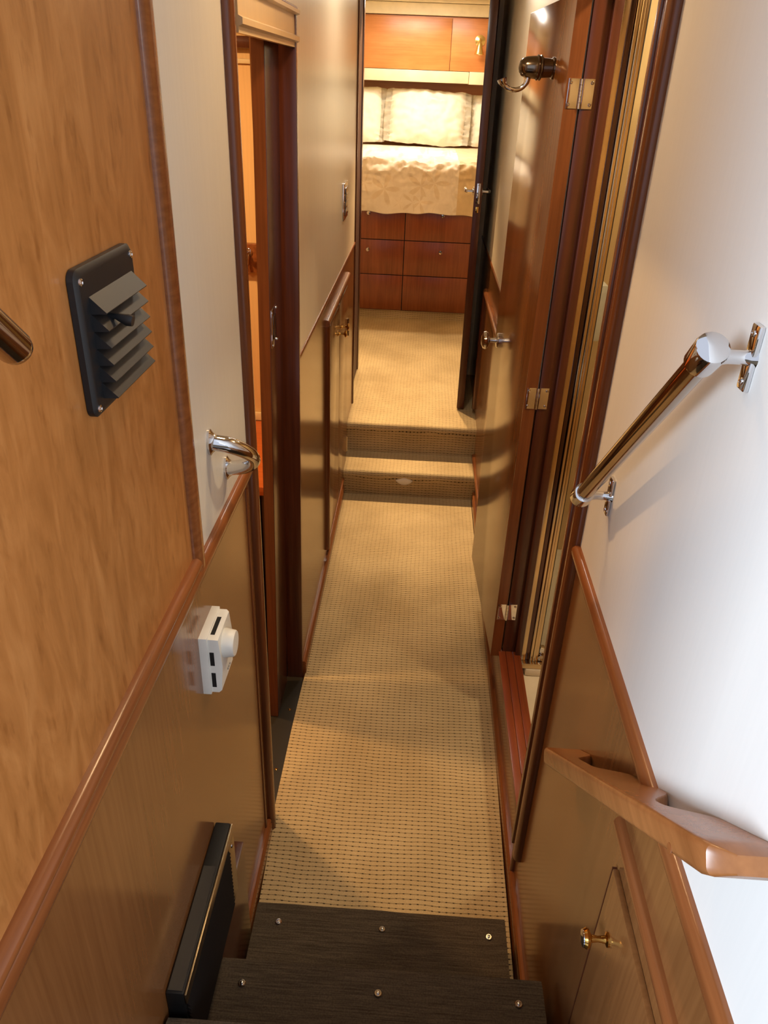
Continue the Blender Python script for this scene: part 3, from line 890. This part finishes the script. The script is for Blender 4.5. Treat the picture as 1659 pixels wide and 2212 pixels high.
# ------------------------------------------------------------------ left cabin furniture
t = thing('counter_cabinet', (-1.2, 2.7, 0), 'low wood cabinet with a bright orange top inside the left cabin', 'cabinet')
obj('top', MB().box(-2.28, -.477, 2.385, 2.985, .745, .78, .006), M_['counter'], t)
obj('body', MB().box(-2.28, -.477, 2.42, 2.985, 0, .745), M_['darkwood'], t)
obj('door', MB().box(-1.0, -.565, 2.40, 2.42, .08, .73, .002), M_['trim_z'], t)
obj('seam', MB().box(-.553, -.533, 2.405, 2.421, .02, .72), M_['shadow'], t)
obj('backsplash', MB().box(-2.28, -.477, 2.985, 2.999, .78, .815, .004), M_['cream'], t)
t = thing('coat_rack', (-1.0, 2.98, 1.38), 'wood rail with chrome hooks on the amber cabin wall', 'rack')
obj('rail', MB().box(-2.0, -.477, 2.968, 2.999, 1.395, 1.50, .004), M_['trim_y'], t)
for x in (-.655, -.85):
    mb = MB().lathe([(0, .016), (.004, .016), (.007, .008)], (x, 2.968, 1.47), (0, -1, 0), 16)
    mb.tube([(x, 2.963, 1.47), (x, 2.93, 1.472), (x, 2.915, 1.485), (x, 2.905, 1.50)], [.007, .006, .006, .009], 12)
    mb.tube([(x, 2.963, 1.462), (x, 2.945, 1.43), (x, 2.92, 1.42), (x, 2.905, 1.435)], [.006, .006, .006, .008], 12)
    obj('hook', mb, M_['chrome'], t)

# ------------------------------------------------------------------ shower enclosure in the bathroom
t = thing('shower_enclosure', (.7, 2.24, .16), 'gold framed glass shower enclosure just inside the bathroom doorway', 'shower')
def post(name, x0, x1, y0, y1, mat, z0=.215, z1=2.4, bev=.002, lab=None):
    return obj(name, MB().box(x0, x1, y0, y1, z0, z1, bev), mat, t, True, lab)
post('wall_channel', .446, .463, 2.215, 2.26, M_['gold'])
post('seal_strip', .4635, .479, 2.220, 2.25, M_['bronze'])
mb = MB()
mb.box(.4795, .489, 2.212, 2.25, .215, 2.4, .002); mb.box(.4895, .498, 2.208, 2.25, .215, 2.4, .003)
mb.box(.4985, .5085, 2.214, 2.25, .215, 2.4, .002)
obj('post', mb, M_['gold'], t)
post('door_gasket', .509, .5118, 2.218, 2.25, M_['rubber'])
mb = MB().box(.512, .53, 2.22, 2.245, .25, .27, .004)
mb.box(.512, 1.4, 2.222, 2.245, .24, .262, .004)
obj('bottom_rail', mb, M_['chrome'], t)
obj('top_rail', MB().box(.512, 1.4, 2.222, 2.245, 2.36, 2.39, .004), M_['chrome'], t)
obj('glass_panel', MB().box(.512, 1.4, 2.231, 2.237, .262, 2.36), M_['glass'], t)
obj('bottom_track', MB().box(.446, 1.4, 2.195, 2.262, .192, .2145, .003), M_['gold'], t)
obj('roller', MB().lathe([(0, .012), (.006, .012), (.008, .006), (.008, 0)], (.52, 2.22, .229), (0, -1, 0), 18), M_['steel'], t)
# curb and pan
mb = MB().box(XR+.094, 1.69, 2.19, 2.27, .16, .192, .01)
o = obj('shower_curb', mb, M_['pan']); tag(o, 'white curb under the gold shower frame', 'curb')
# things on the bathroom wall behind the glass
t = thing('soap_dispenser', (.66, 3.07, 1.2), 'pale soap dispenser on the bathroom wall, seen past the gold frame', 'dispenser')
obj('body', MB().box(.60, .72, 3.02, 3.102, 1.18, 1.40, .01), M_['white'], t)
obj('nozzle', MB().box(.635, .685, 3.01, 3.05, 1.15, 1.18, .006), M_['gold'], t)

# ------------------------------------------------------------------ lights
def area(name, loc, target, size, power, color, sy=None, spread=PI):
    l = bpy.data.lights.new(name, 'AREA'); l.energy = power; l.color = color
    l.shape = 'RECTANGLE' if sy else 'SQUARE'; l.size = size
    if sy: l.size_y = sy
    l.spread = spread
    o = bpy.data.objects.new(name, l); COL.objects.link(o)
    o.location = loc
    d = Vector(target) - Vector(loc)
    o.rotation_euler = d.to_track_quat('-Z', 'Y').to_euler()
    return o
def puck(name, loc, power, color, r=.035, spread=2.6):
    l = bpy.data.lights.new(name, 'AREA'); l.shape = 'DISK'; l.size = 2*r; l.energy = power; l.color = color; l.spread = spread
    o = bpy.data.objects.new(name, l); COL.objects.link(o); o.location = loc
    return o
WARM = (1.0, .66, .34); WARM2 = (1, .8, .52)
area('stateroom_hatch_light', (-.1, 7.2, 2.68), (-.1, 7.2, 0), .6, 15, (1, .94, .84))
for x, y, p in ((-.40, 5.25, 21), (.08, 5.25, 21)):
    o = puck('stateroom_downlight', (x, y, 2.685), p, (1, .68, .36), .03, math.radians(105))
    o.rotation_euler = (math.radians(-34), 0, 0)
for x, y, p in ((-.75, 6.6, 8), (.45, 6.6, 8), (-.1, 7.4, 6)):
    puck('stateroom_downlight', (x, y, 2.69), p, (1, .82, .58))
puck('stair_downlight', (.02, 1.75, 2.6), 6, WARM, .09)
puck('passage_fill_light', (.0, 3.35, 2.6), 5, (1, .92, .78), .05, PI)  # added fill to lift the far corridor walls, no known fitting
puck('cabin_downlight', (-1.0, 2.2, 2.38), 22, (1, .58, .24), .05, PI)
puck('cabin_downlight', (-.8, 1.2, 2.38), 8, (1, .6, .27), .05, PI)
puck('bathroom_downlight', (.75, 1.8, 2.6), 11, WARM2, .05, PI)
puck('bathroom_downlight', (.9, 2.7, 2.6), 6, WARM2, .05, PI)
area('saloon_window_daylight', (-2.4, -1.4, 2.6), (.37, .5, 1.3), 1.3, 190, (.74, .87, 1.0), 1.2)
area('saloon_window_daylight', (2.2, -1.6, 2.8), (-.37, .6, 1.5), 1.3, 60, (.95, .96, 1.0), 1.2)

w = bpy.data.worlds.new('world'); sc.world = w; w.use_nodes = True
bg = w.node_tree.nodes['Background']; bg.inputs['Color'].default_value = (.80, .86, 1.0, 1); bg.inputs['Strength'].default_value = .9

# ------------------------------------------------------------------ camera
cam = bpy.data.cameras.new('camera'); co = bpy.data.objects.new('camera', cam); COL.objects.link(co)
f_px = 1654.275
cam.sensor_fit = 'VERTICAL'; cam.sensor_height = 36; cam.lens = f_px/2212*36
cam.clip_start = .02
R = [[0.99788955, 0.05448926, 0.03531817], [0.05746755, -0.4878606, -0.87102785], [-0.03023132, 0.87121924, -0.48996235]]
right, down, fwd = [Vector(r) for r in R]
m = Matrix((right, -down, -fwd)).transposed().to_4x4()
m.translation = Vector((0, 0, 2.05))
co.matrix_world = m
sc.camera = co
vs = sc.view_settings
sc.display_settings.display_device = 'sRGB'
vs.view_transform = 'Standard'; vs.look = 'None'; vs.gamma = 1; vs.exposure = .12; vs.use_curve_mapping = False
sc.cycles.max_bounces = 8
sc.cycles.use_denoising = True
